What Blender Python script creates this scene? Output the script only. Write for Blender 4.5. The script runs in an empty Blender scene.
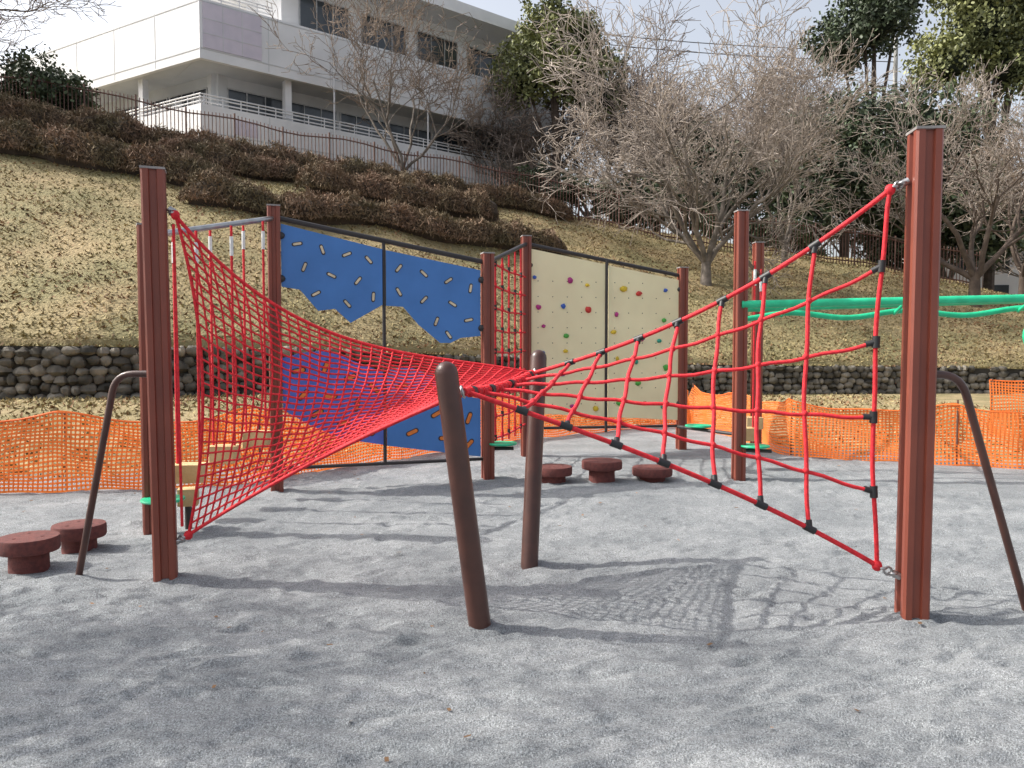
import bpy, math, random
import numpy as np
from mathutils import Vector, noise
random.seed(7); rng=np.random.default_rng(7)
sc=bpy.context.scene
sc.view_settings.view_transform='Standard'; sc.view_settings.look='None'; sc.view_settings.exposure=0
A=np.array
# ---------------------------------------------------------------- materials
def mat(name,col,rough=0.6,metal=0.0,col2=None,scale=8,bump=0.0,bscale=60,island=0.0,transl=0.0,detail=6,contrast=(0.35,0.65),spec=0.5,bdist=0.02):
    m=bpy.data.materials.new(name); m.use_nodes=True
    nt=m.node_tree; N=nt.nodes; L=nt.links; b=N['Principled BSDF']
    b.inputs['Roughness'].default_value=rough; b.inputs['Metallic'].default_value=metal
    b.inputs['Specular IOR Level'].default_value=spec
    tc=N.new('ShaderNodeTexCoord')
    c2=col2 if col2 else tuple(c*0.75 for c in col)
    nz=N.new('ShaderNodeTexNoise'); nz.inputs['Scale'].default_value=scale; nz.inputs['Detail'].default_value=detail
    L.new(tc.outputs['Object'],nz.inputs['Vector'])
    r=N.new('ShaderNodeValToRGB'); r.color_ramp.elements[0].position=contrast[0]; r.color_ramp.elements[1].position=contrast[1]
    r.color_ramp.elements[0].color=(*c2,1); r.color_ramp.elements[1].color=(*col,1)
    L.new(nz.outputs['Fac'],r.inputs['Fac']); out=r.outputs['Color']
    if island>0:
        g=N.new('ShaderNodeNewGeometry'); mr=N.new('ShaderNodeMapRange')
        mr.inputs['To Min'].default_value=1-island; mr.inputs['To Max'].default_value=1+island
        L.new(g.outputs['Random Per Island'],mr.inputs['Value'])
        mx=N.new('ShaderNodeVectorMath'); mx.operation='SCALE'
        L.new(out,mx.inputs[0]); L.new(mr.outputs[0],mx.inputs['Scale']); out=mx.outputs[0]
    L.new(out,b.inputs['Base Color'])
    if bump>0:
        n2=N.new('ShaderNodeTexNoise'); n2.inputs['Scale'].default_value=bscale; n2.inputs['Detail'].default_value=4
        L.new(tc.outputs['Object'],n2.inputs['Vector'])
        bp=N.new('ShaderNodeBump'); bp.inputs['Strength'].default_value=bump; bp.inputs['Distance'].default_value=bdist
        L.new(n2.outputs['Fac'],bp.inputs['Height']); L.new(bp.outputs['Normal'],b.inputs['Normal'])
    if transl>0:
        t=N.new('ShaderNodeBsdfTranslucent'); L.new(out,t.inputs['Color'])
        ms=N.new('ShaderNodeMixShader'); ms.inputs[0].default_value=transl
        L.new(b.outputs[0],ms.inputs[1]); L.new(t.outputs[0],ms.inputs[2])
        L.new(ms.outputs[0],N['Material Output'].inputs['Surface'])
    return m
M_post=mat('brown_red_paint',(0.215,0.054,0.032),0.42,0,(0.175,0.043,0.027),3,0.05,200)
M_cap=mat('grey_cap',(0.30,0.28,0.27),0.5)
M_pole=mat('dark_brown_steel',(0.085,0.035,0.026),0.36,0.0,(0.055,0.024,0.019),6,0.08,120)
M_dark=mat('dark_steel',(0.03,0.025,0.025),0.45)
M_rope=mat('red_rope',(0.74,0.022,0.035),0.75,0,(0.50,0.012,0.02),40,0.6,260,bdist=0.004)
M_white=mat('white_plastic',(0.8,0.8,0.78),0.5)
M_black=mat('black_rubber',(0.02,0.02,0.022),0.5)
M_metal=mat('galvanised_metal',(0.5,0.5,0.5),0.35,0.9)
M_blue=mat('blue_board',(0.055,0.19,0.50),0.42,0,(0.046,0.165,0.44),3,0.05,90)
M_blue2=mat('violet_blue_board',(0.09,0.15,0.55),0.45)
M_beige=mat('beige_board',(0.84,0.75,0.47),0.5,0,(0.77,0.68,0.42),2,0.08,120)
M_wood=mat('pale_wood',(0.66,0.46,0.23),0.7,0,(0.48,0.31,0.14),5,0.3,40)
M_tan=mat('tan_hold',(0.72,0.60,0.42),0.7)
M_green=mat('green_paint',(0.02,0.52,0.26),0.35)
M_stump=mat('stump_rubber',(0.16,0.045,0.037),0.85,0,(0.10,0.03,0.027),30,0.4,150)
M_orange=mat('orange_net',(0.95,0.27,0.06),0.6,0,(0.85,0.21,0.035),1.5,transl=0.35)
HC=[mat('hold_'+n,c,0.55) for n,c in (('teal',(0.02,0.35,0.25)),('magenta',(0.45,0.03,0.22)),('green',(0.08,0.4,0.06)),('yellow',(0.7,0.5,0.03)),('blue',(0.04,0.12,0.5)),('red',(0.6,0.04,0.03)),('orange',(0.75,0.2,0.03)))]
M_stone=mat('cobble',(0.20,0.18,0.15),0.9,0,(0.075,0.07,0.06),3,0.7,18,island=0.55,spec=.2)
M_mortar=mat('mortar',(0.04,0.036,0.03),0.95,0,None,5,0.5,20)
M_grassb=mat('dry_grass_blades',(0.35,0.27,0.135),0.9,0,(0.22,0.19,0.085),0.35,island=0.35)
M_litter=mat('leaf_litter',(0.22,0.12,0.06),0.9,0,(0.15,0.085,0.04),0.9,island=0.4)
M_bark=mat('bark',(0.20,0.17,0.145),0.9,0,(0.10,0.085,0.07),4,0.6,30)
M_bark_d=mat('dark_bark',(0.12,0.09,0.07),0.9,0,(0.07,0.05,0.04),4,0.6,30)
M_twig=mat('pale_twigs',(0.42,0.36,0.31),0.9,0,(0.25,0.21,0.18),0.6,island=0.35)
M_twig_b=mat('brown_twigs',(0.26,0.20,0.155),0.9,0,(0.16,0.12,0.09),0.5,island=0.3)
M_twig_far=mat('hazy_twigs',(0.33,0.265,0.22),0.95,0,(0.21,0.17,0.15),0.2,island=0.25)
M_hedge=mat('hedge_twigs',(0.215,0.135,0.09),0.9,0,(0.125,0.10,0.055),0.8,island=0.5)
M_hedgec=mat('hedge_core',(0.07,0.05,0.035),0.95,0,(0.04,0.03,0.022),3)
M_leaf=mat('evergreen_leaves',(0.08,0.11,0.05),0.6,0,(0.035,0.05,0.025),0.3,island=0.5)
M_leaf2=mat('olive_leaves',(0.21,0.22,0.08),0.6,0,(0.10,0.115,0.045),0.3,island=0.5)
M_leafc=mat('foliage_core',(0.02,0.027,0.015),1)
M_wall=mat('white_render',(0.73,0.73,0.74),0.8,0,(0.64,0.64,0.65),0.5,0.1,10)
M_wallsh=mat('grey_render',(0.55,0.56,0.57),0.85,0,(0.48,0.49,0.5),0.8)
M_panel=mat('mauve_panel',(0.58,0.53,0.60),0.7,0,(0.52,0.48,0.55),2)
M_glass=mat('window_glass',(0.05,0.06,0.07),0.12,0,(0.025,0.03,0.035),0.4)
M_frame=mat('window_frame',(0.45,0.45,0.45),0.4,0.3)
M_fence=mat('brown_railing',(0.13,0.062,0.045),0.6)
M_conc=mat('concrete',(0.42,0.42,0.41),0.9)

def ground_mat():
    m=bpy.data.materials.new('sand_and_grass'); m.use_nodes=True
    nt=m.node_tree; N=nt.nodes; L=nt.links; b=N['Principled BSDF']; b.inputs['Roughness'].default_value=0.95
    b.inputs['Specular IOR Level'].default_value=0.15
    tc=N.new('ShaderNodeTexCoord')
    def nz(s,d,o='Fac',sc_=None):
        n=N.new('ShaderNodeTexNoise'); n.inputs['Scale'].default_value=s; n.inputs['Detail'].default_value=d
        if sc_:
            mp=N.new('ShaderNodeMapping'); mp.inputs['Scale'].default_value=sc_; L.new(tc.outputs['Object'],mp.inputs['Vector']); L.new(mp.outputs[0],n.inputs['Vector'])
        else: L.new(tc.outputs['Object'],n.inputs['Vector'])
        return n.outputs[o]
    def ramp(f,p0,c0,p1,c1):
        r=N.new('ShaderNodeValToRGB'); r.color_ramp.elements[0].position=p0; r.color_ramp.elements[1].position=p1
        r.color_ramp.elements[0].color=(*c0,1); r.color_ramp.elements[1].color=(*c1,1); L.new(f,r.inputs['Fac']); return r.outputs['Color']
    def mix(f,a,bb,t='MIX'):
        x=N.new('ShaderNodeMix'); x.data_type='RGBA'; x.blend_type=t
        if isinstance(f,float): x.inputs[0].default_value=f
        else: L.new(f,x.inputs[0])
        L.new(a,x.inputs[6]); L.new(bb,x.inputs[7]); return x.outputs[2]
    big=ramp(nz(1.2,7,sc_=(1,1.7,1)),0.36,(0.240,0.256,0.268),0.64,(0.325,0.340,0.350))
    gr=ramp(nz(230,2),0.33,(0.50,0.50,0.50),0.60,(1,1,1))
    s=mix(1.0,big,gr,'MULTIPLY')
    vo=N.new('ShaderNodeTexVoronoi'); vo.inputs['Scale'].default_value=190; L.new(tc.outputs['Object'],vo.inputs['Vector'])
    bw=N.new('ShaderNodeRGBToBW'); L.new(vo.outputs['Color'],bw.inputs[0])
    sp=ramp(bw.outputs[0],0.1,(0.60,0.60,0.60),.9,(1.4,1.4,1.4))
    s=mix(1.0,s,sp,'MULTIPLY')
    g=ramp(nz(1.3,8),0.4,(0.22,0.19,0.10),0.6,(0.33,0.26,0.15))
    at=N.new('ShaderNodeAttribute'); at.attribute_name='grass'
    c=mix(at.outputs['Fac'],s,g)
    L.new(c,b.inputs['Base Color'])
    ad=N.new('ShaderNodeMath'); ad.operation='ADD'; L.new(nz(130,3),ad.inputs[0])
    m5=N.new('ShaderNodeMath'); m5.operation='MULTIPLY'; m5.inputs[1].default_value=1.6; L.new(nz(16,5,sc_=(1,1.8,1)),m5.inputs[0]); L.new(m5.outputs[0],ad.inputs[1])
    bp=N.new('ShaderNodeBump'); bp.inputs['Strength'].default_value=0.8; bp.inputs['Distance'].default_value=0.011
    L.new(ad.outputs[0],bp.inputs['Height']); L.new(bp.outputs['Normal'],b.inputs['Normal'])
    return m
M_ground=ground_mat()
M_hill=mat('dry_lawn',(0.33,0.25,0.13),0.95,0,(0.20,0.175,0.08),0.45,0.8,12,detail=10,bdist=0.1)

# ---------------------------------------------------------------- mesh builder
class MB:
    def __init__(s): s.V=[];s.F=[];s.I=[];s.n=0
    def add(s,v,f,m=0):
        s.V.append(np.asarray(v,float).reshape(-1,3)); o=s.n
        for q in f: s.F.append([i+o for i in q]); s.I.append(m)
        s.n+=len(s.V[-1])
    def tube(s,pts,r,k=8,m=0,caps=True):
        P=np.asarray(pts,float); n=len(P); R=np.full(n,r,float) if np.isscalar(r) else np.asarray(r,float)
        T=np.gradient(P,axis=0); T/=np.linalg.norm(T,axis=1)[:,None]+1e-12
        up=A([0,0,1.]) if abs(T[0,2])<0.9 else A([1.,0,0])
        u=np.cross(T[0],up); u/=np.linalg.norm(u); an=np.arange(k)*2*math.pi/k; rings=[]
        for i in range(n):
            u=u-T[i]*u.dot(T[i]); u/=np.linalg.norm(u)+1e-12; w=np.cross(T[i],u)
            rings.append(P[i]+R[i]*(np.cos(an)[:,None]*u+np.sin(an)[:,None]*w))
        f=[(i*k+j,i*k+(j+1)%k,(i+1)*k+(j+1)%k,(i+1)*k+j) for i in range(n-1) for j in range(k)]
        if caps: f.append(list(range(k))[::-1]); f.append([(n-1)*k+j for j in range(k)])
        s.add(np.vstack(rings),f,m)
    def prism(s,poly,z0,z1,x=0,y=0,rot=0,m=0,lean=0):
        c,q=math.cos(rot),math.sin(rot); n=len(poly)
        p=[(x+a*c-b*q,y+a*q+b*c) for a,b in poly]
        v=[(a+lean*z0,b,z0) for a,b in p]+[(a+lean*z1,b,z1) for a,b in p]
        f=[(i,(i+1)%n,n+(i+1)%n,n+i) for i in range(n)]+[list(range(n))[::-1],list(range(n,2*n))]
        s.add(v,f,m)
    def obox(s,o,d,L,nn,D,z0,z1,m=0):
        o=A(o,);d=A(d);nn=A(nn); c=[o,o+d*L,o+d*L+nn*D,o+nn*D]
        v=[(p[0],p[1],z0) for p in c]+[(p[0],p[1],z1) for p in c]
        s.add(v,[(0,1,5,4),(1,2,6,5),(2,3,7,6),(3,0,4,7),(3,2,1,0),(4,5,6,7)],m)
    def ext(s,pts3,nrm,th,m=0):
        P=A(pts3,float); nrm=A(nrm,float); n=len(P)
        s.add(np.vstack([P,P+nrm*th]),[list(range(n)),list(range(n,2*n))[::-1]]+[(i,n+i,n+(i+1)%n,(i+1)%n) for i in range(n)],m)
    def lathe(s,c,prof,k=24,m=0):
        an=np.arange(k)*2*math.pi/k; v=[]
        for r,z in prof: v.append(np.stack([c[0]+r*np.cos(an),c[1]+r*np.sin(an),np.full(k,c[2]+z)],1))
        n=len(prof); f=[(i*k+j,i*k+(j+1)%k,(i+1)*k+(j+1)%k,(i+1)*k+j) for i in range(n-1) for j in range(k)]
        f.append([(n-1)*k+j for j in range(k)]); f.append(list(range(k))[::-1]); s.add(np.vstack(v),f,m)
    def ell(s,c,r,k=8,h=5,m=0,rot=0,jit=0):
        v=[];
        for i in range(1,h):
            a=math.pi*i/h
            for j in range(k):
                b=2*math.pi*j/k; v.append([math.sin(a)*math.cos(b),math.sin(a)*math.sin(b),math.cos(a)])
        v+=[[0,0,1],[0,0,-1]]; v=A(v,float)
        if jit: v*=1+rng.uniform(-jit,jit,(len(v),1))
        v*=A(r); cc,q=math.cos(rot),math.sin(rot); v=v@A([[cc,q,0],[-q,cc,0],[0,0,1]])+A(c)
        f=[(i*k+j,i*k+(j+1)%k,(i+1)*k+(j+1)%k,(i+1)*k+j) for i in range(h-2) for j in range(k)]
        t=(h-1)*k; f+=[(t,(j+1)%k,j) for j in range(k)]+[(t+1,(h-2)*k+j,(h-2)*k+(j+1)%k) for j in range(k)]
        s.add(v,[tuple(q[::-1]) for q in f],m)
    def torus(s,c,ax,R,r,m=0,k=16):
        ax=Vector(ax).normalized(); u=ax.orthogonal().normalized(); w=ax.cross(u)
        p=[A(c)+R*(math.cos(a)*A(u)+math.sin(a)*A(w)) for a in np.linspace(0,2*math.pi,k+1)]
        s.tube(p,r,6,m,False)
    def build(s,name,mats,parent=None,smooth=True,ang=35):
        V=np.vstack(s.V)
        fl=np.fromiter((len(f) for f in s.F),int,len(s.F)); idx=np.concatenate([np.asarray(f,int) for f in s.F])
        return mk(name,V,fl,idx,np.asarray(s.I),mats,parent,smooth,ang)
def mk(name,V,fl,idx,mi,mats,parent=None,smooth=True,ang=None):
    me=bpy.data.meshes.new(name); me.vertices.add(len(V)); me.vertices.foreach_set('co',np.asarray(V,np.float32).ravel())
    me.loops.add(len(idx)); me.loops.foreach_set('vertex_index',np.asarray(idx,np.int32))
    me.polygons.add(len(fl)); st=np.concatenate([[0],np.cumsum(fl)[:-1]])
    me.polygons.foreach_set('loop_start',st.astype(np.int32)); me.polygons.foreach_set('loop_total',np.asarray(fl,np.int32))
    for m in mats: me.materials.append(m)
    if mi is not None: me.polygons.foreach_set('material_index',np.asarray(mi,np.int32))
    me.update(calc_edges=True); me.validate()
    me.polygons.foreach_set('use_smooth',np.full(len(me.polygons),bool(smooth)))
    if smooth and ang:
        try: me.set_sharp_from_angle(angle=math.radians(ang))
        except Exception: pass
    ob=bpy.data.objects.new(name,me); sc.collection.objects.link(ob)
    if parent: ob.parent=parent
    return ob
def empty(name,loc=(0,0,0)):
    e=bpy.data.objects.new(name,None); sc.collection.objects.link(e); return e
def quads(C,U,W):
    n=len(C); V=np.stack([C-U-W,C+U-W,C+U+W,C-U+W],1).reshape(-1,3); return V,np.full(n,4),np.arange(4*n)
def rdir(n):
    d=rng.normal(size=(n,3)); return d/np.linalg.norm(d,axis=1)[:,None]

# ---------------------------------------------------------------- terrain functions
YW=lambda x:np.interp(x,[-60,-40,-16,-9,-4,0,6,14,24,60],[13,14,15,16,19,22.5,25,26,25.5,25])
ZW=lambda x:np.interp(x,[-60,-16,-9,-4,0,6,14,24,60],[1.8,1.65,1.6,1.5,1.3,1.05,.95,.75,.5])
YC=lambda x:np.interp(x,[-60,-20,-12,0,10,18,26,60],[31,33,35,39,41,41,40,40])
ZC=lambda x:np.interp(x,[-60,-20,-12,0,10,18,26,60],[14,11.2,10.0,8.7,7.3,6.2,4.2,2.5])
def H(x,y):
    x=np.asarray(x,float);y=np.asarray(y,float); yw,yc=YW(x),YC(x); t=(y-yw)/(yc-yw); tc=np.clip(t,0,1)
    z=ZW(x)+(ZC(x)-ZW(x))*(tc+0.05*np.sin(tc*math.pi))+np.maximum(y-yc,0)*0.01
    return z+0.10*np.sin(x*1.1+y*.7)*np.sin(y*.9-x*.4)*np.clip(t*6,0,1)
GX=[-60,-9,-5.6,-3,-1.4,0,2.5,3.7,4.3,6.4,9,60]; GYv=[8,8.0,8.45,9.3,11.3,13.3,15.2,15.5,11.2,10.1,9.3,9]
GY=lambda x:np.interp(x,GX,GYv)
def G(x,y):
    r=np.interp(x,[-10,-2,3],[.5,.45,.05]); return np.clip((y-GY(x)-.2)/5,0,1)*r

# ---------------------------------------------------------------- ground
def axis(a,b,step,lim):
    m=list(np.arange(a,b,step)); d=step; x=m[-1]
    while x<lim: d*=1.18 if d<.3 or x>18 else 1.0; d=max(d,step); x+=d; m.append(x)
    d=step; x=m[0]; lo=[]
    while x>-lim: d*=1.18; x-=d; lo.append(x)
    return A(lo[::-1]+m)
xs=axis(-5.0,5.0,.027,320)
yy=[2.3]
while yy[-1]<12: yy.append(yy[-1]+.020+max(0,(yy[-1]-3.5))*.0075)
d_=yy[-1]-yy[-2]
while yy[-1]<320:
    d_*=1.18 if (d_<.3 or yy[-1]>18) else 1.0; yy.append(yy[-1]+d_)
lo=[];x_=2.3;d_=.02
while x_>-320: d_*=1.2; x_-=d_; lo.append(x_)
ys=A(lo[::-1]+yy)
X,Y=np.meshgrid(xs,ys); Z=G(X,Y)
xr,yr=X.ravel(),Y.ravel(); out=np.zeros(len(xr))
near=(np.abs(xr)<12)&(yr>0)&(yr<18)
for i in np.nonzero(near)[0]:
    out[i]=noise.noise(Vector((xr[i]*.5,yr[i]*.6,0)))*.03+noise.noise(Vector((xr[i]*2.2,yr[i]*3.8,3)))*.013+noise.noise(Vector((xr[i]*5+2,yr[i]*12,5)))*.009
Z=Z+out.reshape(X.shape)*np.clip((GY(X)-Y)/1.5,.15,1)
for k in range(6500): # footprints & scuffs
    cx=rng.uniform(-5,5);cy=2.3+8.7*rng.random()**1.1; a=rng.normal(.12,.4); L=rng.uniform(.06,.17); W=rng.uniform(.018,.042); d=rng.uniform(.004,.0125)
    i0,i1=np.searchsorted(xs,[cx-.45,cx+.45]); j0,j1=np.searchsorted(ys,[cy-.4,cy+.4])
    dx=X[j0:j1,i0:i1]-cx; dy=Y[j0:j1,i0:i1]-cy; u=(dx*math.cos(a)+dy*math.sin(a))/L; v=(-dx*math.sin(a)+dy*math.cos(a))/W
    q=u*u+v*v; Z[j0:j1,i0:i1]+=-d*np.exp(-q**1.5)+d*.6*np.exp(-((np.sqrt(q)-1.45)**2)*5)*(v>-.3)
for (bx,by) in ((-2.27,5.04),(2.22,4.3),(-.178,4.21),(.12,5.44),(-2.86,5.0),(2.94,4.5)):
    r2=(X-bx)**2+(Y-by)**2; Z+=.025*np.exp(-r2/.03)
ny,nx=X.shape; V=np.stack([X,Y,Z],-1).reshape(-1,3)
ii=np.arange(ny-1)[:,None]*nx+np.arange(nx-1)[None]; ii=ii.ravel()
idx=np.stack([ii,ii+1,ii+nx+1,ii+nx],1).ravel()
g=mk('ground',V,np.full(len(ii),4),idx,None,[M_ground])
at=g.data.attributes.new('grass','FLOAT','POINT'); wob=0.25*np.sin(X*2.1)*np.sin(Y*1.3+X)
at.data.foreach_set('value',np.clip((Y-GY(X)-.3+wob)/.6,0,1).ravel().astype(np.float32))
n=130; lx=rng.uniform(-5,6,n); ly=rng.uniform(2.4,10,n); C=np.stack([lx,ly,[Z[np.searchsorted(ys,b),np.searchsorted(xs,min(a,4.9))]+.012 for a,b in zip(lx,ly)]],1)
U=rdir(n)*[1,1,.25]*rng.uniform(.008,.018,(n,1)); W=np.cross(U,[0,0,1.])*.6+rdir(n)*.002; V,fl,ix=quads(C,U,W); mk('fallen_leaves',V,fl,ix,None,[M_litter],None,False)

# ---------------------------------------------------------------- hill
hx=np.arange(-60,60.1,.8); tt=np.concatenate([np.linspace(0,1,46),1+np.linspace(.03,1,18)**1.5*5])
HXg,TT=np.meshgrid(hx,tt); HYg=YW(HXg)+.22+TT*(YC(HXg)-YW(HXg)); HZ=H(HXg,HYg)
first=np.stack([hx,YW(hx)+.22,np.full(len(hx),-.3)],1)
V=np.vstack([first,np.stack([HXg,HYg,HZ],-1).reshape(-1,3)]); ny=len(tt)+1; nx=len(hx)
ii=(np.arange(ny-1)[:,None]*nx+np.arange(nx-1)[None]).ravel()
mk('hill',V,np.full(len(ii),4),np.stack([ii,ii+1,ii+nx+1,ii+nx],1).ravel(),None,[M_hill])
n=110000; gx=rng.uniform(-24,26,n); t=rng.random(n)**1.25; gy=YW(gx)+.25+t*(YC(gx)-YW(gx)); gz=H(gx,gy)
n2=20000; vx=rng.uniform(-16,12,n2); vy=GY(vx)+.3+rng.random(n2)*(YW(vx)-GY(vx)-.3); vz=G(vx,vy)
n3=9000; ex=rng.uniform(-24,24,n3); ey=YW(ex)+rng.uniform(.0,.35,n3); ez=ZW(ex)-.02
gx=np.concatenate([gx,vx,ex]);gy=np.concatenate([gy,vy,ey]);gz=np.concatenate([gz,vz,ez]); n=len(gx)
B=np.stack([gx,gy,gz],1); w=rng.normal(size=(n,3))*[.022,.022,0]; h=rng.normal(size=(n,3))*[.06,.06,0]; h[:,2]=rng.uniform(.02,.085,n)
V=np.stack([B-w,B+w,B+h],1).reshape(-1,3); mi=(rng.random(n)<.28*(1+np.sin(gx*.8)*np.sin(gy*.9))).astype(int)
mk('dry_grass',V,np.full(n,3),np.arange(3*n),mi,[M_grassb,M_litter],None,False)

# ---------------------------------------------------------------- stone retaining wall
mb=MB(); px=np.arange(-26,26,.02); py=YW(px); s=np.concatenate([[0],np.cumsum(np.hypot(np.diff(px),np.diff(py)))])
L=s[-1]
wx=np.linspace(-26,26,90); vv=[]
for x in wx: y=float(YW(x)); vv+= [(x,y+.08,-.3),(x,y+.08,float(ZW(x))-.03),(x,y+.42,float(ZW(x))-.03)]
ff=[]
for i in range(len(wx)-1):
    for j in range(2): ff.append((3*i+j,3*i+3+j,3*i+4+j,3*i+1+j))
mb.add(vv,ff,1)
for row in range(10):
    z=-.1+row*.195; p=rng.uniform(0,.3)
    while p<L-.3:
        w=rng.uniform(.09,.19); p+=w; x=float(np.interp(p,s,px)); y=float(YW(x)); zz=z+rng.normal(0,.03); hh=rng.uniform(.095,.135)
        if zz<ZW(x)-.03 and zz>-.15:
            a=math.atan2(float(YW(x+.2)-YW(x-.2)),.4)
            mb.ell((x,y+.07,zz),(w*1.08,.13,hh),7,5,0,a,.16)
        p+=w*.88
mb.build('stone_retaining_wall',[M_stone,M_mortar],ang=45)

# ---------------------------------------------------------------- hedges
def hedge(name,x0,x1,tf,h,w,dens):
    N=int((x1-x0)*dens); x=rng.uniform(x0,x1,N)
    prof=lambda x:1+.10*np.sin(x*1.9+x0)+.09*np.sin(x*4.3+1)+.05*np.sin(x*9.7)
    th=rng.uniform(-.1,math.pi+.1,N); rr=np.sqrt(rng.uniform(.5,1.12,N))*(1+np.maximum(rng.normal(0,.09,N),0)); edge=np.clip(np.minimum(x-x0,x1-x)/.6,.15,1)**.5
    sq=1/np.maximum(np.abs(np.cos(th)),np.abs(np.sin(th)))**.5
    yb=YW(x)+tf(x)*(YC(x)-YW(x)); cy=yb+np.cos(th)*sq*rr*w*prof(x+3)*edge; cz=H(x,yb)+np.maximum(np.sin(th)*sq,0)*rr*h*prof(x)*edge
    C=np.stack([x,cy,cz],1); U=rdir(N)*rng.uniform(.006,.024,(N,1)); D=rdir(N)*.8+A([0,-.1,.4]); D*=rng.uniform(.04,.13,(N,1))
    V,fl,ix=quads(C,U,D)
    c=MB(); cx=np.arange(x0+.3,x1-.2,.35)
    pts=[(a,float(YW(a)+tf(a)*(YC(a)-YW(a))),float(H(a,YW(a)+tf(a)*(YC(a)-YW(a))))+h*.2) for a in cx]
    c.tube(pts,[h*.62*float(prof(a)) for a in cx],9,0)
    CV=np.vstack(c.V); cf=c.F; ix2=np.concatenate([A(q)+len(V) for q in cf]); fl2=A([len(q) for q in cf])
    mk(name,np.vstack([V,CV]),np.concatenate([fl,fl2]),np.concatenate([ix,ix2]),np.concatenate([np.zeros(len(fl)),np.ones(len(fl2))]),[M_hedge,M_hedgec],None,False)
hedge('hedge',-30,3,lambda x:.94+0*x,.85,.8,1800)
hedge('hedge.001',-19.5,-10,lambda x:np.interp(x,[-20,-10],[.73,.65]),.95,.9,2000)
hedge('hedge.002',-11,2.2,lambda x:.525+.012*np.sin(x),.8,.9,2000)
hedge('hedge.003',-8.5,-.6,lambda x:.75+0*x,.95,1.1,2200)
hedge('hedge.004',-14.2,-8.6,lambda x:.82+0*x,.8,.9,2000)

# ---------------------------------------------------------------- steel railing on crest
mb=MB()
fx=np.arange(-24,23,.15); fy=YC(fx)+np.interp(fx,[1,7],[.1,-2.2]); fz=H(fx,fy)
for i,(a,b,c) in enumerate(zip(fx,fy,fz)):
    r=.021 if i%13 else .045; mb.tube([(a,b,c-.1),(a,b,c+1.75+(.08 if i%13==0 else 0))],r,4)
for o in (.2,1.6): mb.tube(np.stack([fx[::6],fy[::6],fz[::6]+o],1),.032,4)
mb.build('metal_railing_fence',[M_fence])

# ---------------------------------------------------------------- orange net fence
def netfence(name,pts,h,sag=.05,seed=1):
    P=A(pts,float); sl=np.concatenate([[0],np.cumsum(np.linalg.norm(np.diff(P,axis=0),axis=1))])
    n=int(sl[-1]/.045); S=np.linspace(0,sl[-1],n); bx=np.interp(S,sl,P[:,0]); by=np.interp(S,sl,P[:,1])
    k=20; vs=np.linspace(0,1,k); ph=S/2.1*math.pi
    top=h-sag*np.abs(np.sin(ph))*1.6+.03*np.sin(S*3.1+seed)
    dirx=np.gradient(bx);diry=np.gradient(by);l=np.hypot(dirx,diry);nx_,ny_=diry/l,-dirx/l
    Vg=np.zeros((n,k,3))
    for j,v in enumerate(vs):
        off=.07*np.sin(S*1.7+v*2)*(math.sin(v*3.1))+.035*np.sin(S*5.3+v*4)+.10*(1-v)**2
        xx=bx+nx_*off; yy=by+ny_*off; Vg[:,j]=np.stack([xx,yy,G(xx,yy)+.01+v*top+.012*np.sin(S*7+v*9)],1)
    hv=.0118
    a=Vg[:-1];b=Vg[1:]; up=A([0,0,hv])
    v1=np.stack([a-up,b-up,b+up,a+up],2).reshape(-1,3)
    a=Vg[:,:-1];b=Vg[:,1:]; d=np.stack([dirx/l,diry/l,0*l],1)[:,None]*.009; e=np.stack([nx_,ny_,0*l],1)[:,None]*.002
    v2=np.stack([a-d+e,a+d+e,b+d+e,b-d+e],2).reshape(-1,3)
    V=np.vstack([v1,v2]); nf=len(V)//4
    emp=empty(name)
    mk('net',V,np.full(nf,4),np.arange(4*nf),None,[M_orange],emp,False)
    mb=MB()
    for q in np.arange(.05,sl[-1],2.1):
        x=float(np.interp(q,sl,P[:,0]));y=float(np.interp(q,sl,P[:,1])); z=float(G(x,y)); mb.tube([(x,y+.03,z-.1),(x,y+.03,z+h+.03)],.012,6)
    ii=np.arange(0,n,4); mb.tube(Vg[ii,-1],.010,5,1)
    mb.build('stakes',[M_fence,M_orange],emp)
netfence('safety_net_fence',[(-9,7.7),(-5.6,8.15),(-3.2,8.6),(-2.6,9.5),(-1.3,11.2),(0,13),(2.4,15),(3.5,15.4)],.80,seed=1)
netfence('safety_net_fence',[(3.55,15.3),(3.9,13),(4.0,11),(6.4,9.85),(9,9.2)],.82,.11,seed=4)
netfence('safety_net_fence',[(8.1,13.2),(8.9,12.9),(11,12.3)],.95,.04,seed=6)

# ---------------------------------------------------------------- rope net climber
def sect(w=.072,g=.020,d=.018,c=.012):
    side=[(-w+c,-w),(-g-.006,-w),(-g,-w+d),(g,-w+d),(g+.006,-w),(w-c,-w)]
    out=[]
    for k in range(4):
        a=k*math.pi/2; out+=[(x*math.cos(a)-y*math.sin(a),x*math.sin(a)+y*math.cos(a)) for x,y in side]
    return out
def post(mb,x,y,h,rot=0,w=.072,lean=0):
    mb.prism(sect(w,w*.28,w*.26,w*.17),-.3,h,x,y,rot,0,lean)
    q=w+.003; mb.prism([(-q,-q),(q,-q),(q,q),(-q,q)],h,h+.014,x,y,rot,1,lean)
rc=empty('rope_net_climber')
PL=(-2.255,5.02);PR=(2.225,4.28)
for i,(p,r,h,le) in enumerate(((PL,.35,2.64,-.012),(PR,-.10,2.68,.006))):
    mb=MB(); post(mb,p[0],p[1],h,r,.071,le); mb.build('post_%d'%(i+1),[M_post,M_cap],rc,ang=25)
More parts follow.
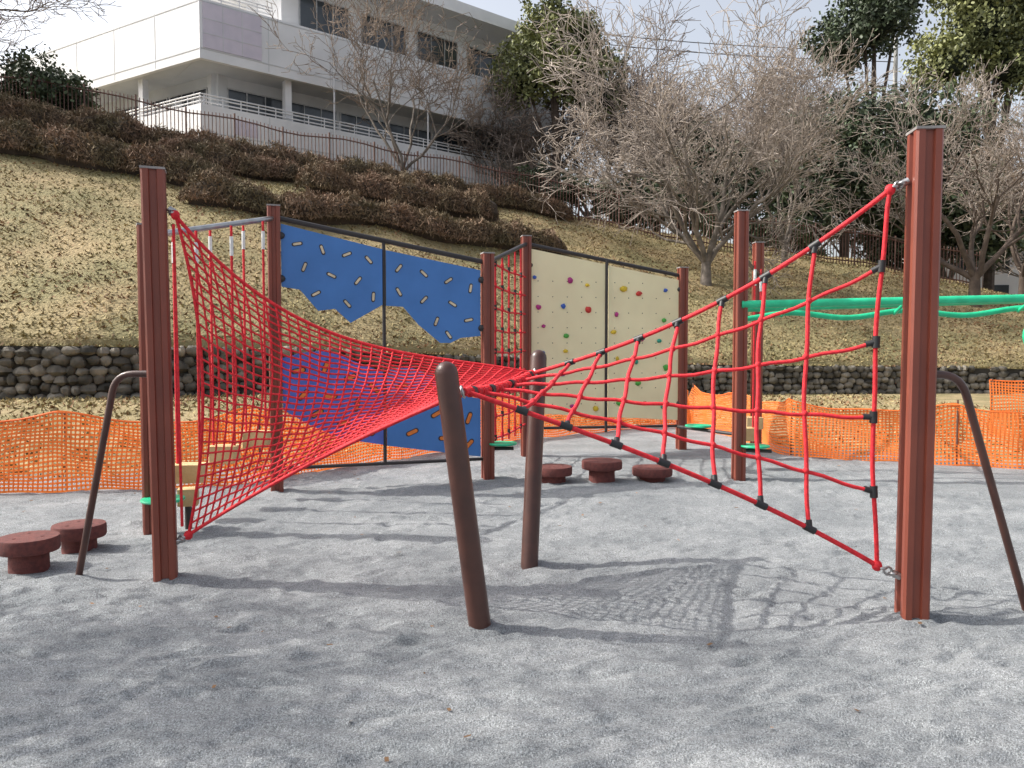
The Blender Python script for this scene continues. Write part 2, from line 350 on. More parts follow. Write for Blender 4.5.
def bollard(name,a,b,r):
    a=A(a,float);b=A(b,float);d=(b-a)/np.linalg.norm(b-a); pts=[a-d*.3];R=[r]
    e=b-d*r; pts.append(a+(e-a)*.5);R.append(r);pts.append(e);R.append(r)
    for t in (20,40,58,72,84): pts.append(e+d*r*math.sin(math.radians(t)));R.append(r*math.cos(math.radians(t)))
    mb=MB(); mb.tube(pts,R,20); return mb.build(name,[M_pole],rc,ang=60)
pa0,pa1=(-.172,4.15,0),(-.35,4.06,1.44); pb0,pb1=(.12,5.34,0),(.195,5.66,1.50)
bollard('leaning_pole_1',pa0,pa1,.061); bollard('leaning_pole_2',pb0,pb1,.060)
def fillet(pts,r=.1,n=7):
    P=[A(p,float) for p in pts]; o=[P[0]]
    for i in range(1,len(P)-1):
        a=P[i]+(P[i-1]-P[i])/np.linalg.norm(P[i-1]-P[i])*r; b=P[i]+(P[i+1]-P[i])/np.linalg.norm(P[i+1]-P[i])*r
        for t in np.linspace(0,1,n): o.append((1-t)**2*a+2*t*(1-t)*P[i]+t*t*b)
    return o+[P[-1]]
mb=MB(); mb.tube(fillet([(-2.31,5.05,1.345),(-2.57,5.05,1.345),(-2.86,5.0,-.2)],.12),.022,12); mb.build('handrail_1',[M_pole],rc,ang=60)
mb=MB(); mb.tube(fillet([(2.28,4.31,1.365),(2.50,4.34,1.36),(3.02,4.42,-.2)],.12),.022,12); mb.build('handrail_2',[M_pole],rc,ang=60)
def edge(p0,p1,off,cub=0.0):
    p0=A(p0,float);p1=A(p1,float);off=A(off,float)
    return lambda u:(1-u)*p0+u*p1+4*u*(1-u)*(1+cub*(1-2*u))*off
def coons(Lf,Rf,Bf,Tf):
    P00,P01,P10,P11=Lf(0),Lf(1),Rf(0),Rf(1)
    return lambda u,v:(1-u)*Lf(v)+u*Rf(v)+(1-v)*Bf(u)+v*Tf(u)-((1-u)*(1-v)*P00+u*(1-v)*P10+(1-u)*v*P01+u*v*P11)
SA=A([-.245,4.20,1.275]); SB=A([.15,5.56,1.335])
LT=(-2.15,5.02,2.36);LB=(-2.10,5.01,.30)
RT=(2.08,4.33,2.38);RB=(2.05,4.33,.29)
spine=edge(SA,SB,(0,0,-.03))
S1=coons(edge(LB,LT,(.13,.0,0)),spine,edge(LB,SA,(0,0,.05)),edge(LT,SB,(-.02,0,-.30),.55))
mb=MB(); NU,NV=35,28
Us=np.linspace(0,1,NU);Vs=np.linspace(0,1,NV)
def S1w(u,v): return S1(u,v)+A([0,.012*math.sin(u*37+v*9)*math.sin(v*23),.006*math.sin(u*51+v*13)])*min(1,6*u*(1-u)+.0)*min(1,8*v*(1-v))
for v in Vs: mb.tube([S1w(u,v) for u in np.linspace(0,1,40)],.012 if v in(0,1) else .0066,5,0,False)
for u in Us[:-1]: mb.tube([S1w(u,v) for v in np.linspace(0,1,30)],.011 if u==0 else .0066,5,0,False)
for u in Us[1:-1]:
    for v in Vs[1:-1]:
        mb.ell(S1w(u,v),(.011,.011,.011),5,4,0)
mb.build('fine_net',[M_rope],rc,ang=80)
S2=coons(edge(RB,RT,(-.05,.0,0)),spine,edge(RB,SA,(0,0,.07),.3),edge(RT,SB,(-.0,0,-.15),.2))
mb=MB(); U2=[.0,.17,.291,.405,.53,.645,.765,.87]; V2=[0,.2,.4,.6,.8,1]
for v in V2:
    pts=[]
    for u in np.linspace(0,1,40):
        p=S2(u,v)
        if 0<v<1: p=p+A([0,0,-.010*math.sin(u*math.pi*7.5)**2])
        pts.append(p)
    mb.tube(pts,.014 if v in(0,1) else .011,7,0,False)
for u in U2: mb.tube([S2(u,v)+A([.005*math.sin(v*17+u*20)*(0 if v in (0,1) else 1),0,0]) for v in np.linspace(0,1,24)],.0125,7,0,False)
def conn(u,v,du,dv,r=.021,l=.033):
    a=S2(u,v); b=S2(min(max(u+du,0),1),min(max(v+dv,0),1))-a; b=b/np.linalg.norm(b); mb.tube([a-b*l,a+b*l],r,10,1)
for u in U2[1:]:
    conn(u,1,.02,0); conn(u,0,.02,0)
    for sgn,vv_ in ((-1,1),(1,0)):
        a=S2(u,vv_);b=S2(u,vv_+sgn*.04)-a;b/=np.linalg.norm(b);mb.tube([a,a+b*.05],.017,8,1)
    for v in V2[1:-1]: mb.ell(S2(u,v),(.019,.019,.021),8,6,0)
for v in V2[1:-1]:
    conn(0,v,0,.02); a=S2(0,v);b=S2(.03,v)-a;b/=np.linalg.norm(b);mb.tube([a,a+b*.055],.017,8,1)
mb.build('coarse_net',[M_rope,M_black],rc,ang=60)
mb=MB()
mb.tube([spine(t) for t in np.linspace(-.02,1.02,24)],.02,10,0)
for k in range(14):
    t=(k+.5)/14; p=spine(t); mb.torus(p,SB-SA,.024,.009,0,10)
for t in (.06,.3,.6,.92):
    p=spine(t); d=(SB-SA)/np.linalg.norm(SB-SA); mb.tube([p-d*.03,p+d*.03],.030,10,1)
ta=A(pa0)+(A(pa1)-A(pa0))*.88; tb=A(pb0)+(A(pb1)-A(pb0))*.88
mb.tube([SA,ta],.012,8,2); mb.tube([SB,tb],.012,8,2)
mb.torus(SA+A([-.02,-.02,0]),(1,0,.3),.03,.008,2); mb.torus(SB+A([.02,.02,0]),(1,0,.3),.03,.008,2)
for c,p in ((LT,PL),(LB,PL),(RT,PR),(RB,PR)):
    c=A(c,float); q=A([p[0],p[1],c[2]]); q[:2]+=(c[:2]-q[:2])/np.linalg.norm(c[:2]-q[:2])*.07
    q[2]+=.04 if c[2]>1 else -.05
    mb.tube([q-(c-q)*.1,q+(c-q)*.3],.02,8,2)
    for i in range(4):
        mb.torus(q+(c-q)*(.25+.25*i),(0,1,0) if i%2 else (0,0.2,1),.022,.007,2,12)
    mb.ell(c,(.03,.03,.032),8,6,0)
mb.tube([(-2.155,5.0,2.30),(-2.145,5.0,1.3),(-2.135,5.0,.36)],.009,6,0)
mb.build('ropes_and_shackles',[M_rope,M_black,M_metal],rc,ang=60)

# ---------------------------------------------------------------- climbing wall structure
cw=empty('climbing_wall_frame')
P2=(-2.50,8.24);P4=(-.28,9.0);P5=(.20,11.1);P6=(2.55,11.7);P7=(2.63,9.0);P8=(3.58,11.4);P3=(-2.96,6.35)
mb=MB()
for p,h,r in ((P2,3.0,.3),(P4,2.6,.3),(P5,3.10,.2),(P6,2.72,.2),(P7,3.08,.1),(P8,3.05,.1),(P3,2.5,.5)): post(mb,p[0],p[1],h,r,.066)
mb.build('posts',[M_post,M_cap],cw,ang=25)
mb=MB()
mb.tube([(P2[0],P2[1],2.89),(P4[0],P4[1],2.50)],.028,10,0)
mb.tube([(P5[0],P5[1],3.0),(P6[0],P6[1],2.60)],.028,10,0)
mb.tube([(P3[0],P3[1],2.42),(P2[0],P2[1],2.88)],.028,10,2)
mb.tube([(P4[0],P4[1],2.5),(P5[0],P5[1],3.0)],.028,10,0)
mb.tube([(P7[0],P7[1],2.6),(P8[0],P8[1],2.6)],.025,10,0)
mid=lambda a,b,s,z,o=0:(a[0]+(b[0]-a[0])*s,a[1]+(b[1]-a[1])*s+o,z)
mb.tube([mid(P2,P4,.491,.24),mid(P2,P4,.491,2.68)],.020,8,0)
mb.tube([mid(P5,P6,.5,.3,-.03),mid(P5,P6,.5,2.8,-.03)],.022,8,0)
mb.tube([mid(P2,P4,0,.24),mid(P2,P4,1,.24)],.02,8,0); mb.tube([mid(P5,P6,0,.38),mid(P5,P6,1,.36)],.02,8,0)
for a,b,s,z in ((P2,P4,.03,2.7),(P2,P4,.03,2.25),(P2,P4,.97,2.3),(P2,P4,.97,1.75),(P5,P6,.02,2.7),(P5,P6,.02,1),(P5,P6,.98,2.4),(P5,P6,.98,.7)):
    x,y,_=mid(a,b,s,0); mb.ell((x,y-.02,z),(.05,.04,.04),8,6,0)
mb.build('rails',[M_dark,M_black,M_metal],cw,ang=60)
def panels(a,b,polys,th=.022):
    d=A([b[0]-a[0],b[1]-a[1],0.]);n=A([d[1],-d[0],0]);n/=np.linalg.norm(n); mb=MB()
    for poly,mi in polys:
        P=[A([a[0]+d[0]*s,a[1]+d[1]*s,z]) for s,z in poly]; mb.ext(P,n,th,mi)
    return mb,d,n
UL=[(.03,2.824),(.483,2.603),(.483,1.996),(.335,1.794),(.265,1.943),(.19,1.919),(.11,2.14),(.03,2.167)]
UR=[(.50,2.594),(.96,2.41),(.96,1.66),(.86,1.637),(.81,1.58),(.76,1.579),(.655,1.78),(.58,1.979),(.50,1.986)]
LL=[(.03,1.415),(.11,1.468),(.19,1.489),(.265,1.47),(.335,1.39),(.483,1.257),(.483,.452),(.3,.53),(.15,.69),(.03,.865)]
LR=[(.50,1.27),(.6,1.32),(.75,1.18),(.85,.99),(.96,.94),(.96,.27),(.50,.44)]
mb,d,n=panels(P2,P4,[(UL,0),(UR,0),(LL,1),(LR,0)])
def slot(s,z,ang,L=.036,m=2,w=.016):
    c=A([P2[0]+d[0]*s,P2[1]+d[1]*s,z])+n*.022; dd=d/np.linalg.norm(d); e1=dd*math.cos(ang)+A([0,0,1])*math.sin(ang); e2=-dd*math.sin(ang)+A([0,0,1])*math.cos(ang)
    def cap(L,w,th,mm):
        P=[]
        for k in range(7): a=-math.pi/2+math.pi*k/6; P.append(c-n*.002+e1*(L+w*math.cos(a))+e2*w*math.sin(a))
        for k in range(7): a=math.pi/2+math.pi*k/6; P.append(c-n*.002+e1*(-L+w*math.cos(a))+e2*w*math.sin(a))
        mb.ext(P,n,th,mm)
    cap(L+.004,w+.006,.005,3); cap(L-.002,w*.85,.016,m)
for s,z,a in ((.10,2.62,.2),(.21,2.57,1.9),(.32,2.53,.4),(.42,2.48,2.3),(.13,2.38,1.2),(.25,2.30,2.7),(.37,2.25,.9),(.18,2.1,.5),(.44,2.08,1.5),(.32,2.0,2.3),
             (.56,2.40,.9),(.68,2.35,2.4),(.80,2.28,.6),(.91,2.20,1.4),(.56,2.14,2.1),(.68,2.06,.8),(.82,2.02,2.6),(.74,1.82,1.2),(.90,1.84,.2),(.80,1.67,2.2)): slot(s,z,a,.034,2,.014)
for s,z,a in ((.1,1.28,.2),(.22,1.32,1.2),(.33,1.2,.4),(.44,1.08,2.4),(.12,1.02,.8),(.24,1.0,0),(.36,.9,1.3),(.18,.82,.5),(.30,.70,.2),(.44,.62,1),(.57,1.1,.3),(.70,1.05,1),(.60,.82,2.4),(.74,.78,.5),(.9,.72,1.2),(.62,.58,.4),(.78,.50,0),(.90,.42,.8)): slot(s,z,a,.045,4,.022)
mb.build('blue_panels',[M_blue,M_blue2,M_tan,M_dark,HC[6]],cw,smooth=False)
BL=[(.03,2.93),(.49,2.74),(.49,.52),(.03,.60)];BR=[(.51,2.73),(.97,2.54),(.97,.45),(.51,.52)]
mb,d,n=panels(P5,P6,[(BL,0),(BR,0)])
mb.build('beige_panels',[M_beige],cw,smooth=False)
mb=MB(); r2=np.random.default_rng(3)
for side in (0,1):
    for i in range(3):
        for j in range(6):
            s=.09+side*.48+i*.155+r2.uniform(-.045,.045); z=.8+j*.34+r2.uniform(-.1,.1)-s*.2
            if r2.random()<.22: continue
            c=A([P5[0]+d[0]*s,P5[1]+d[1]*s,z])+n*.03; rr=r2.uniform(.024,.044)
            if z<2.75-.4*s: mb.ell(c,(rr*r2.uniform(.8,1.5),.035,rr),8,6,r2.integers(0,6),.25,.2)
    for i in range(5):
        for j in range(9):
            s=.07+side*.48+i*.09; z=.72+j*.22
            if z<2.8-.4*s: c=A([P5[0]+d[0]*s,P5[1]+d[1]*s,z])+n*.022; mb.ell(c,(.008,.006,.008),6,4,6)
mb.build('climbing_holds',HC[:6]+[M_dark],cw,ang=80)
mb=MB()
for k in range(1,6):
    s=k/6; mb.tube([mid(P4,P5,s,2.5+.5*s),mid(P4,P5,s,1.4),mid(P4,P5,s,.35)],.014,6,0)
for j in range(9):
    z=.45+j*.26; mb.tube([mid(P4,P5,0,z),mid(P4,P5,.5,z-.03),mid(P4,P5,1,z)],.013,6,0)
    for k in range(1,6):
        x,y,_=mid(P4,P5,k/6,0); mb.tube([(x,y,z-.035),(x,y,z+.03)],.022,6,1 if (k+j)%2 else 0)
mb.build('rope_net',[M_rope,M_black],cw,ang=60)
mb=MB()
def block(c,sz,rot,m=1):
    w,dp,h=sz; e=.02
    mb.prism([(-w+e,-dp),(w-e,-dp),(w,-dp+e),(w,dp-e),(w-e,dp),(-w+e,dp),(-w,dp-e),(-w,-dp+e)],c[2]-h,c[2]+h,c[0],c[1],rot,m)
for s,z in ((.25,.42),(.52,.52),(.80,.60)):
    x,y,_=mid(P3,P2,s,0); zt=2.42+.46*s
    for o in (-.11,.11):
        xx=x+o*.9
        mb.tube([(xx,y,zt),(xx,y,z-.02)],.012,6,0); mb.tube([(xx,y,zt-.1),(xx,y,zt-.28)],.018,8,2)
    block((x,y,z),(.13,.10,.08),.1)
block((-2.72,6.5,.27),(.08,.08,.07),.3)
mb.tube([(-2.72,6.5,.2),(-2.72,6.5,-.1)],.03,8,3)
mb.build('hanging_steps',[M_rope,M_wood,M_white,M_dark],cw,smooth=False)
mb=MB()
for s,z in ((.3,.45),(.7,.50)):
    x,y,_=mid(P7,P8,s,0)
    for o in (-.1,.1):
        mb.tube([(x+o,y,2.6),(x+o,y,z)],.012,6,0); mb.tube([(x+o,y,2.5),(x+o,y,2.3)],.018,8,2)
    block((x,y,z),(.13,.11,.08),.1)
for x,y,z in ((P4[0]+.17,P4[1]+.02,.40),(P7[0]-.32,P7[1]+.6,.55),(P7[0]+.17,P7[1]-.05,.38),(P3[0]+.14,P3[1]-.1,.28)):
    mb.lathe((x,y,z),[(.01,0),(.16,0),(.17,.012),(.165,.025),(.01,.027)],20,3)
for a,b in (((P7[0],P7[1],.52),(P7[0]-.5,P7[1]+.95,.52)),((P7[0],P7[1],.34),(P7[0]+.35,P7[1]-.1,.34)),((P4[0],P4[1],.36),(P4[0]+.3,P4[1],.36)),((P3[0],P3[1],.24),(P3[0]+.2,P3[1]-.1,.24))):
    mb.tube([a,b],.022,8,4)
mb.build('right_bay_steps',[M_rope,M_wood,M_white,M_green,M_dark],cw,ang=40)

# ---------------------------------------------------------------- green overhead bars
gb=empty('monkey_bars')
mb=MB()
a=A([P7[0],P7[1]-.03,2.02]); b=A([7.2,8.6,2.10]); c=A([P7[0]+.1,P7[1]+.6,2.0]); e=A([7.3,9.5,2.14])
mb.tube([a,b],.046,12,0); mb.tube([c,e],.042,12,0)
pts=[]
for t in np.linspace(0.03,1,90): pts.append(a+(b-a)*t+A([0,.3,-.13-.035*math.cos(t*22)]))
mb.tube(pts,.034,10,0)
for t in (.12,.4,.7,.95): p=a+(b-a)*t; mb.tube([p,p+A([0,.3,-.13])],.02,8,0)
for k in range(4):
    mb.torus((6.0+.15*k,8.8,1.66),(.3,1,0),.2,.02,0,18)
mb.tube([(6.5,8.7,2.08),(6.5,8.7,0)],.05,10,1)
mb.build('bars',[M_green,M_post],gb,ang=60)

# ---------------------------------------------------------------- stumps
def stump(name,x,y,h,r):
    mb=MB(); mb.lathe((x,y,0),[(r*.66,-.2),(r*.64,h-.11),(r*.72,h-.10),(r*.97,h-.095),(r,h-.08),(r,h-.015),(r*.97,h),(r*.5,h+.003),(.01,h+.004)],28)
    for k in range(3): mb.tube([(x+r*.5*math.cos(k*2.1),y+r*.5*math.sin(k*2.1),h),(x+r*.5*math.cos(k*2.1),y+r*.5*math.sin(k*2.1),h+.006)],.012,8)
    mb.build(name,[M_stump],ang=45)
for i,(x,y,h,r) in enumerate(((-3.27,5.22,.24,.19),(-3.24,5.78,.20,.185),(.47,8.75,.19,.21),(1.02,8.8,.25,.23),(1.62,8.95,.15,.23))):
    stump('stepping_stump'+('.%03d'%i if i else ''),x,y,h,r)

# ---------------------------------------------------------------- building
bd=empty('apartment_building')
C0=A([-14.96,38.0]); u=A([.768,.640]); nu=A([-.640,.768]); v=A([-.860,.510]); nv=A([.510,.860])
def wing(name,d,nn,L,e=0.0,top=True):
    mb=MB(); o=lambda t,s:C0+d*t+nn*s
    for z in (11.7,15.55): mb.obox(o(.0,.22),d,L,nn,6,z+e,z+.35+e,1)
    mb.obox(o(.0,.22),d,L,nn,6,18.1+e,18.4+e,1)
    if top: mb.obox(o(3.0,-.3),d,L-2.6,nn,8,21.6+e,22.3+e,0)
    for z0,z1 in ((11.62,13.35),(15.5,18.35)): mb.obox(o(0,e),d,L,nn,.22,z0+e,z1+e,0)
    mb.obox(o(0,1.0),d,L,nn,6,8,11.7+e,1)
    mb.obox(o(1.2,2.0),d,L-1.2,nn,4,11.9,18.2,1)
    if top: mb.obox(o(5,2.0),d,L-5.5,nn,5,18.3,21.62,0)
    for z0,z1 in ((12.3,15.0),(18.8,20.9)) if top else ((12.3,15.0),):
        t=2.0 if z0<15 else 6
        while t<L-3:
            mb.obox(o(t,1.97),d,3.0,nn,.02,z0,z1,2)
            for q in (0,1.0,2.0,2.95): mb.obox(o(t+q,1.93),d,.05,nn,.03,z0,z1,3)
            for zz in (z0,z1-.06): mb.obox(o(t,1.935),d,3.0,nn,.03,zz,zz+.06,3)
            t+=3.2 if z0<15 else 3.8
    for t in np.arange(3.4,L,3.4):
        for z0,z1 in ((11.7,13.3),(15.6,18.3)): mb.obox(o(t,-.012+e),d,.04,nn,.02,z0,z1,1)
    for z in (12.0,15.95,18.2): mb.obox(o(.05,-.02+e),d,L-.1,nn,.03,z,z+.05,1)
    mb.obox(o(4.5 if top else 5.2,.5),d,.35,nn,.35,13.0,15.6,0)
    for z in (13.35,18.35):
        e1=L*(.16 if z>15 else 1) if top else L*(.3 if z<15 else .0)
        if e1>0:
            for zz in (.15,.35,.5): mb.tube([(*o(.1,.1),z+zz+e),(*o(e1,.1),z+zz+e)],.035,6,0)
            for t in np.arange(.2,e1,.9): mb.tube([(*o(t,.1),z-.05),(*o(t,.1),z+.5)],.03,5,0)
    if top:
        mb.obox(o(.15,-.04),d,2.9,nn,.05,16.03,18.17,4)
        for t in (1.1,2.05): mb.obox(o(t,-.05),d,.03,nn,.03,16.03,18.17,1)
        for z in (16.7,17.4): mb.obox(o(.15,-.052),d,2.9,nn,.03,z,z+.03,1)
        mb.obox(o(1.6,-.03),d,1.2,nn,.05,12.15,12.9,4)
        for t in (7,13): mb.tube([(*o(t,-.08),11.8),(*o(t,-.08),18.3)],.05,6,0)
    mb.build(name,[M_wall,M_wallsh,M_glass,M_frame,M_panel],bd,smooth=False)
wing('right_wing',u,nu,23,0,True); wing('left_wing',v,nv,20,.02,False)
bd2=empty('distant_house'); mb=MB()
mb.obox((34,62),A([1,-.1]),16,A([.1,1]),8,0,10.5,0)
mb.obox((33.6,61.6),A([1,-.1]),16.8,A([.1,1]),9,10.5,10.9,1)
for z in (3.5,6.6,9):
    for t in range(6): mb.obox((35+t*2.5,61.83-t*.25),A([1,-.1]),1.5,A([.1,1]),.1,z-1.2,z,2)
mb.build('walls',[M_wall,M_wallsh,M_glass],bd2,smooth=False)
mb=MB()
for o in (0,.5):
    mb.tube([(-30+60*t,62,33+o*1.5-t*9-2.2*math.sin(math.pi*t)) for t in np.linspace(0,1,20)],.035,5)
mb.tube([(30,62,0),(30,62,26)],.16,10,1)
mb.build('utility_pole',[M_black,M_conc])

# ---------------------------------------------------------------- trees
def prisms(segs,k=3):
    S=np.asarray(segs,float); a=S[:,0:3];b=S[:,3:6];r0=S[:,6:7];r1=S[:,7:8]; d=b-a; d/=np.linalg.norm(d,axis=1)[:,None]+1e-9
    up=np.where(np.abs(d[:,2:3])<.9,A([[0,0,1.]]),A([[1.,0,0]])); x=np.cross(d,up); x/=np.linalg.norm(x,axis=1)[:,None]; y=np.cross(d,x)
    ring=[]
    for e,r in ((a,r0),(b,r1)):
        for j in range(k): an=2*math.pi*j/k; ring.append(e+r*(math.cos(an)*x+math.sin(an)*y))
    V=np.stack(ring,1); n=len(S); base=np.arange(n)[:,None]*2*k
    F=np.concatenate([np.stack([base[:,0]+j,base[:,0]+(j+1)%k,base[:,0]+k+(j+1)%k,base[:,0]+k+j],1) for j in range(k)],0)
    return V.reshape(-1,3),F
def tree_parts(base,trunk,r0,nmain,L,levels,kids,seed,spread=.9,up=.25,minr=.008,ratio=.66,lean=(0,0),curl=.13):
    R=random.Random(seed); mb=MB(); segs=[]
    def grow(p,d,Ln,r,lev):
        ns=6 if lev<=1 else 4; pts=[p];rad=[r]; q=p
        for i in range(ns):
            d=d+Vector((R.gauss(0,curl),R.gauss(0,curl),R.gauss(0,curl*.8)+up*(.35 if lev<levels-1 else .1))); d.normalize(); q=q+d*(Ln/ns); pts.append(q); rad.append(max(minr,r*(1-.5*(i+1)/ns)))
        if lev<=2: mb.tube([tuple(x) for x in pts],rad,7 if lev<2 else 5,0,False)
        else:
            for i in range(ns): segs.append((*pts[i],*pts[i+1],rad[i],rad[i+1]))
        if lev<levels:
            for k in range(kids[min(lev,len(kids)-1)]):
                f=R.uniform(.25,1) if k else 1.0; i=min(ns-1,int(f*ns)); pp=pts[i].lerp(pts[i+1],f*ns-i if i<ns else 1); dd=(pts[i+1]-pts[i]).normalized()
                ax=Vector((R.gauss(0,1),R.gauss(0,1),R.gauss(0,.6))); ax=(ax-dd*ax.dot(dd)).normalized(); an=R.uniform(.4,1.0)
                grow(pp,(dd*math.cos(an)+ax*math.sin(an)).normalized(),Ln*ratio*R.uniform(.7,1.2),max(minr,rad[i]*.6),lev+1)
    b=Vector(base); t=[b+Vector((0,0,-.3)),b+Vector((lean[0]*.4,lean[1]*.4,trunk*.5)),b+Vector((lean[0],lean[1],trunk))]
    mb.tube([tuple(x) for x in t],[r0*1.3,r0,r0*.9],9,0,False)
    for k in range(nmain):
        a=2*math.pi*(k+R.uniform(-.25,.25))/nmain; s=spread*R.uniform(.6,1.15)
        grow(t[-1]-Vector((0,0,trunk*R.uniform(0,.35))),Vector((math.cos(a)*s,math.sin(a)*s,1)).normalized(),L*R.uniform(.85,1.2),r0*.6,0)
    return mb,segs
def bare_tree(name,mats,*a,**k):
    mb,segs=tree_parts(*a,**k); V1=np.vstack(mb.V); ix1=np.concatenate([A(f) for f in mb.F]); fl1=A([len(f) for f in mb.F])
    V2_,F2=prisms(segs); F2=F2+len(V1)
    return mk(name,np.vstack([V1,V2_]),np.concatenate([fl1,np.full(len(F2),4)]),np.concatenate([ix1,F2.ravel()]),np.concatenate([np.zeros(len(fl1)),np.ones(len(F2))]),mats,None,True)
Hh=lambda x,y:float(H(x,y))
bare_tree('bare_tree',[M_bark,M_twig],(7.9,31.9,Hh(7.9,31.9)),1.0,.20,6,4.7,5,[5,4,4,4,3],11,spread=1.05,up=.18,minr=.012,ratio=.66,curl=.16)
bare_tree('bare_tree.001',[M_bark,M_twig_b],(-5.2,37.5,Hh(-5.2,37.5)),1.0,.13,5,4.1,5,[4,4,4,3,2],12,spread=.85,up=.25,minr=.012,ratio=.62,curl=.15)
bare_tree('bare_tree.002',[M_bark_d,M_twig],(19.2,32.5,Hh(19.2,32.5)),1.4,.22,5,4.0,5,[4,4,4,3,3],13,spread=1.0,up=.20,minr=.012,ratio=.66,curl=.16)
bare_tree('bare_tree.003',[M_bark_d,M_twig_b],(-23,30.5,Hh(-23,30.5)),1.5,.22,5,3.8,5,[4,4,4,3,3],14,spread=1.0,up=.2,minr=.012,curl=.17)
bare_tree('bare_tree.004',[M_bark,M_twig],(12.5,36,Hh(12.5,36)),1.0,.14,4,4.2,5,[4,4,3,3,2],15,spread=.9,up=.22,minr=.013,curl=.16)
bare_tree('bare_tree.005',[M_bark_d,M_twig_b],(23.5,36,Hh(23.5,36)),1.5,.18,5,3.8,5,[4,4,3,3,2],16,spread=.9,up=.22,minr=.013,curl=.17)
bare_tree('bare_tree.006',[M_bark_d,M_twig_b],(-7.6,3.0,0),2.6,.16,5,2.3,5,[4,4,4,4,3],17,spread=.9,up=.25,minr=.007)
VV=[];FL=[];IX=[];MI=[];off=0
for i,(x,y,Ln) in enumerate(((0,49,4.2),(5,50,5.2),(9,49,4.8),(12,52,5.8),(16,50,5.2),(20,53,5.8),(25,51,5.0),(29,52,5),(34,50,4.2),(-1,54,4.5),(38,55,5),(26,58,6),(7,58,6),(15,60,6.4),(42,50,4))):
    mb,segs=tree_parts((x,y,Hh(x,y)),2.0,.18,5,Ln,4,[5,5,5,4],40+i,spread=.85,up=.22,minr=.018,ratio=.62,curl=.15)
    V1=np.vstack(mb.V);V2_,F2=prisms(segs)
    VV+=[V1,V2_];FL+=[A([len(f) for f in mb.F]),np.full(len(F2),4)];IX+=[np.concatenate([A(f) for f in mb.F])+off,F2.ravel()+off+len(V1)];MI+=[np.zeros(len(mb.F)),np.ones(len(F2))];off+=len(V1)+len(V2_)
mk('distant_trees',np.vstack(VV),np.concatenate(FL),np.concatenate(IX),np.concatenate(MI),[M_bark,M_twig_far])
def evergreen(name,base,blobs,leafm,n,size,tr=.2):
    mb=MB(); x,y,z=base; top=blobs[0]
    if tr>0:
        mb.tube([(x,y,z-.3),(x+.1,y,(z+top[2])/2),(top[0],top[1],top[2])],[tr,tr*.8,tr*.4],8,0)
        for b in blobs[1:]: mb.tube([(x,y,z+(b[2]-z)*.4),(b[0],b[1],b[2])],[tr*.5,tr*.2],6,0)
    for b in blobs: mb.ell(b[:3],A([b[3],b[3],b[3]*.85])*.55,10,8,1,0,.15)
    V1=np.vstack(mb.V);fl1=A([len(f) for f in mb.F]);ix1=np.concatenate([A(f) for f in mb.F]);m1=A(mb.I)
    tot=sum(b[3]**2 for b in blobs); Cs=[]
    for b in blobs:
        k=int(n*b[3]**2/tot); nc=max(14,k//55); cd=rdir(nc)*b[3]*rng.uniform(.5,1.12,(nc,1))*A([1,1,.88]); cc=A(b[:3])+cd
        pick=rng.integers(0,nc,k); Cs.append(cc[pick]+rng.normal(0,b[3]*.11+.05,(k,3)))
    C=np.vstack(Cs); U=rdir(len(C)); W=np.cross(U,rdir(len(C))); W/=np.linalg.norm(W,axis=1)[:,None]
    sz=rng.uniform(.5,1.2,(len(C),1))*size; V2_,fl2,ix2=quads(C,U*sz,W*sz*.55)
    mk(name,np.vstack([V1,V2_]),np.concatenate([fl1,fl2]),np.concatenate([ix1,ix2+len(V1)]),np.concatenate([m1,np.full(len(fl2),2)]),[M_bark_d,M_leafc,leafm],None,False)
evergreen('evergreen_tree',(2.6,48,8.5),[(2.6,48,19.3,2.4),(.8,48,18.0,2.0),(4.5,48,18.2,2.2),(2.2,48,21.3,1.7),(4.0,48,20.6,1.5),(5.6,48,16.6,1.6)],M_leaf2,20000,.11,.3)
evergreen('evergreen_tree.001',(28,46,5),[(27.2,46,20.4,2.5),(25.4,46,18.2,2.1),(29,46,18.0,2.2),(28.2,46,23,2.0),(26.2,46,22.4,1.8),(30,46,21,1.8)],M_leaf2,20000,.11,.3)
evergreen('evergreen_tree.002',(18.6,44,6),[(18.6,44,11.2,3.0),(16,44,10.2,2.6),(21,44,10.6,2.8),(19,44.5,14,2.4),(16.5,44,13,1.9)],M_leaf,22000,.11,.3)
evergreen('evergreen_tree.003',(24.5,45,5),[(24.5,45,10,3.2),(27,45,8.5,2.6),(22.5,45,7.8,2.4),(25,45,13.5,2.6),(23,45,14.5,2.0)],M_leaf,20000,.12,.3)
evergreen('evergreen_tree.004',(9.5,45,8),[(9.5,45,10.5,2.2),(12,45,11,2.4),(7,45,9.8,1.9),(11,45,13.2,1.7)],M_leaf,14000,.11,.25)
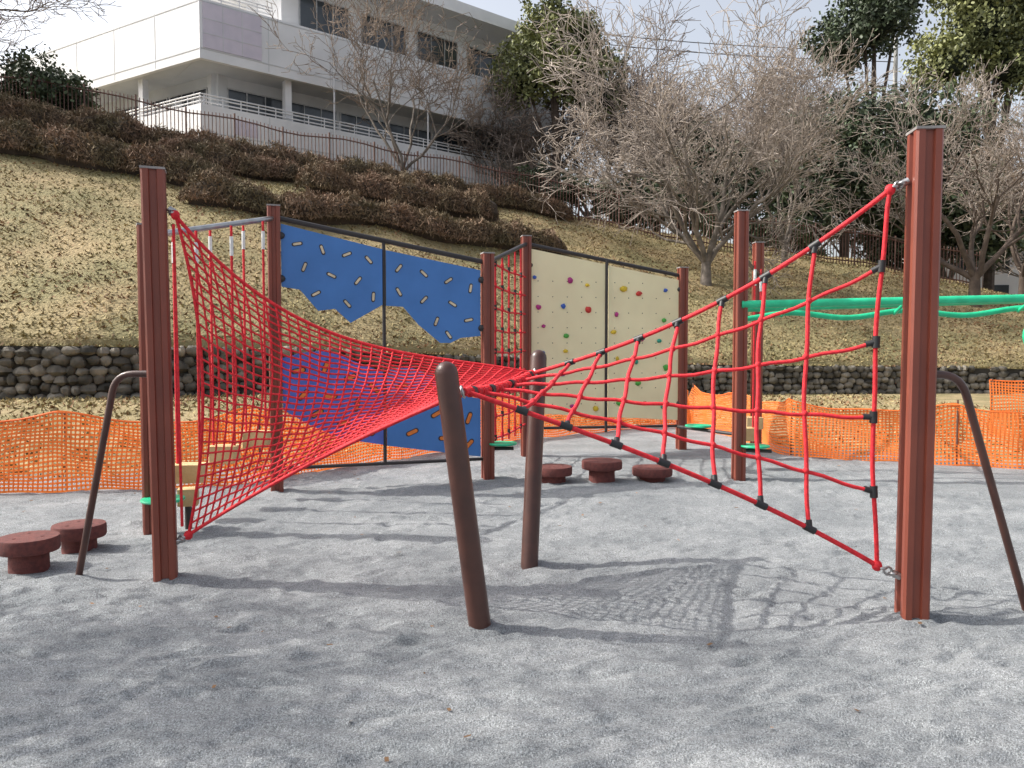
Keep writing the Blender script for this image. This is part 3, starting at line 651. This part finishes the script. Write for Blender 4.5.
evergreen('evergreen_tree.005',(26,57,6),[(26,57,25,2.8),(23.5,57,23.5,2.2),(28,57,28,2.2),(25,57,28,2.0)],M_leaf,14000,.13,.3)
evergreen('evergreen_shrub',(-20.3,34.3,11),[(-20.3,34.3,12.9,1.4),(-21.6,34.3,12.6,1.1),(-19.2,34.2,12.3,1.0)],M_leaf,9000,.08,.08)
evergreen('evergreen_shrub.001',(14.5,42.5,6),[(14.5,42.5,7.8,1.3),(16,42.5,7.6,1.2),(13,42.6,7.9,1.0),(11,42.2,8.2,1.1)],M_leaf,8000,.08,.05)
evergreen('evergreen_shrub.002',(3,41,8.5),[(3,41,9.8,1.0),(1.2,41,9.9,1.1),(5,41.5,9.4,1.0)],M_leaf,6000,.08,.05)

# ---------------------------------------------------------------- light, sky, camera
ls=A([1,-.10,-.92]); el=math.asin(.92/np.linalg.norm(ls)); az=math.atan2(-1,.10)
sun=bpy.data.lights.new('sun','SUN'); sun.energy=5.0; sun.angle=math.radians(.5); sun.color=(1,.95,.87)
so=bpy.data.objects.new('sun',sun); sc.collection.objects.link(so); so.rotation_euler=Vector(ls).to_track_quat('-Z','Y').to_euler(); so.location=(-20,2,20)
w=bpy.data.worlds.new('World'); sc.world=w; w.use_nodes=True; nt=w.node_tree; bg=nt.nodes['Background']
sky=nt.nodes.new('ShaderNodeTexSky'); sky.sky_type='NISHITA'; sky.sun_disc=False; sky.sun_elevation=el; sky.sun_rotation=az; sky.dust_density=5.0; sky.air_density=1.0; sky.ozone_density=1
hs=nt.nodes.new('ShaderNodeHueSaturation'); hs.inputs['Saturation'].default_value=.42; hs.inputs['Value'].default_value=1.8
nt.links.new(sky.outputs[0],hs.inputs['Color']); nt.links.new(hs.outputs[0],bg.inputs['Color']); bg.inputs['Strength'].default_value=.15
cam=bpy.data.cameras.new('camera'); co=bpy.data.objects.new('camera',cam); sc.collection.objects.link(co); sc.camera=co
cam.sensor_width=36; cam.lens=27.4; cam.clip_end=1500; co.location=(0,0,1.5); co.rotation_euler=(math.radians(90-2.5),0,0)
print('verts',sum(len(o.data.vertices) for o in bpy.data.objects if o.type=='MESH'))
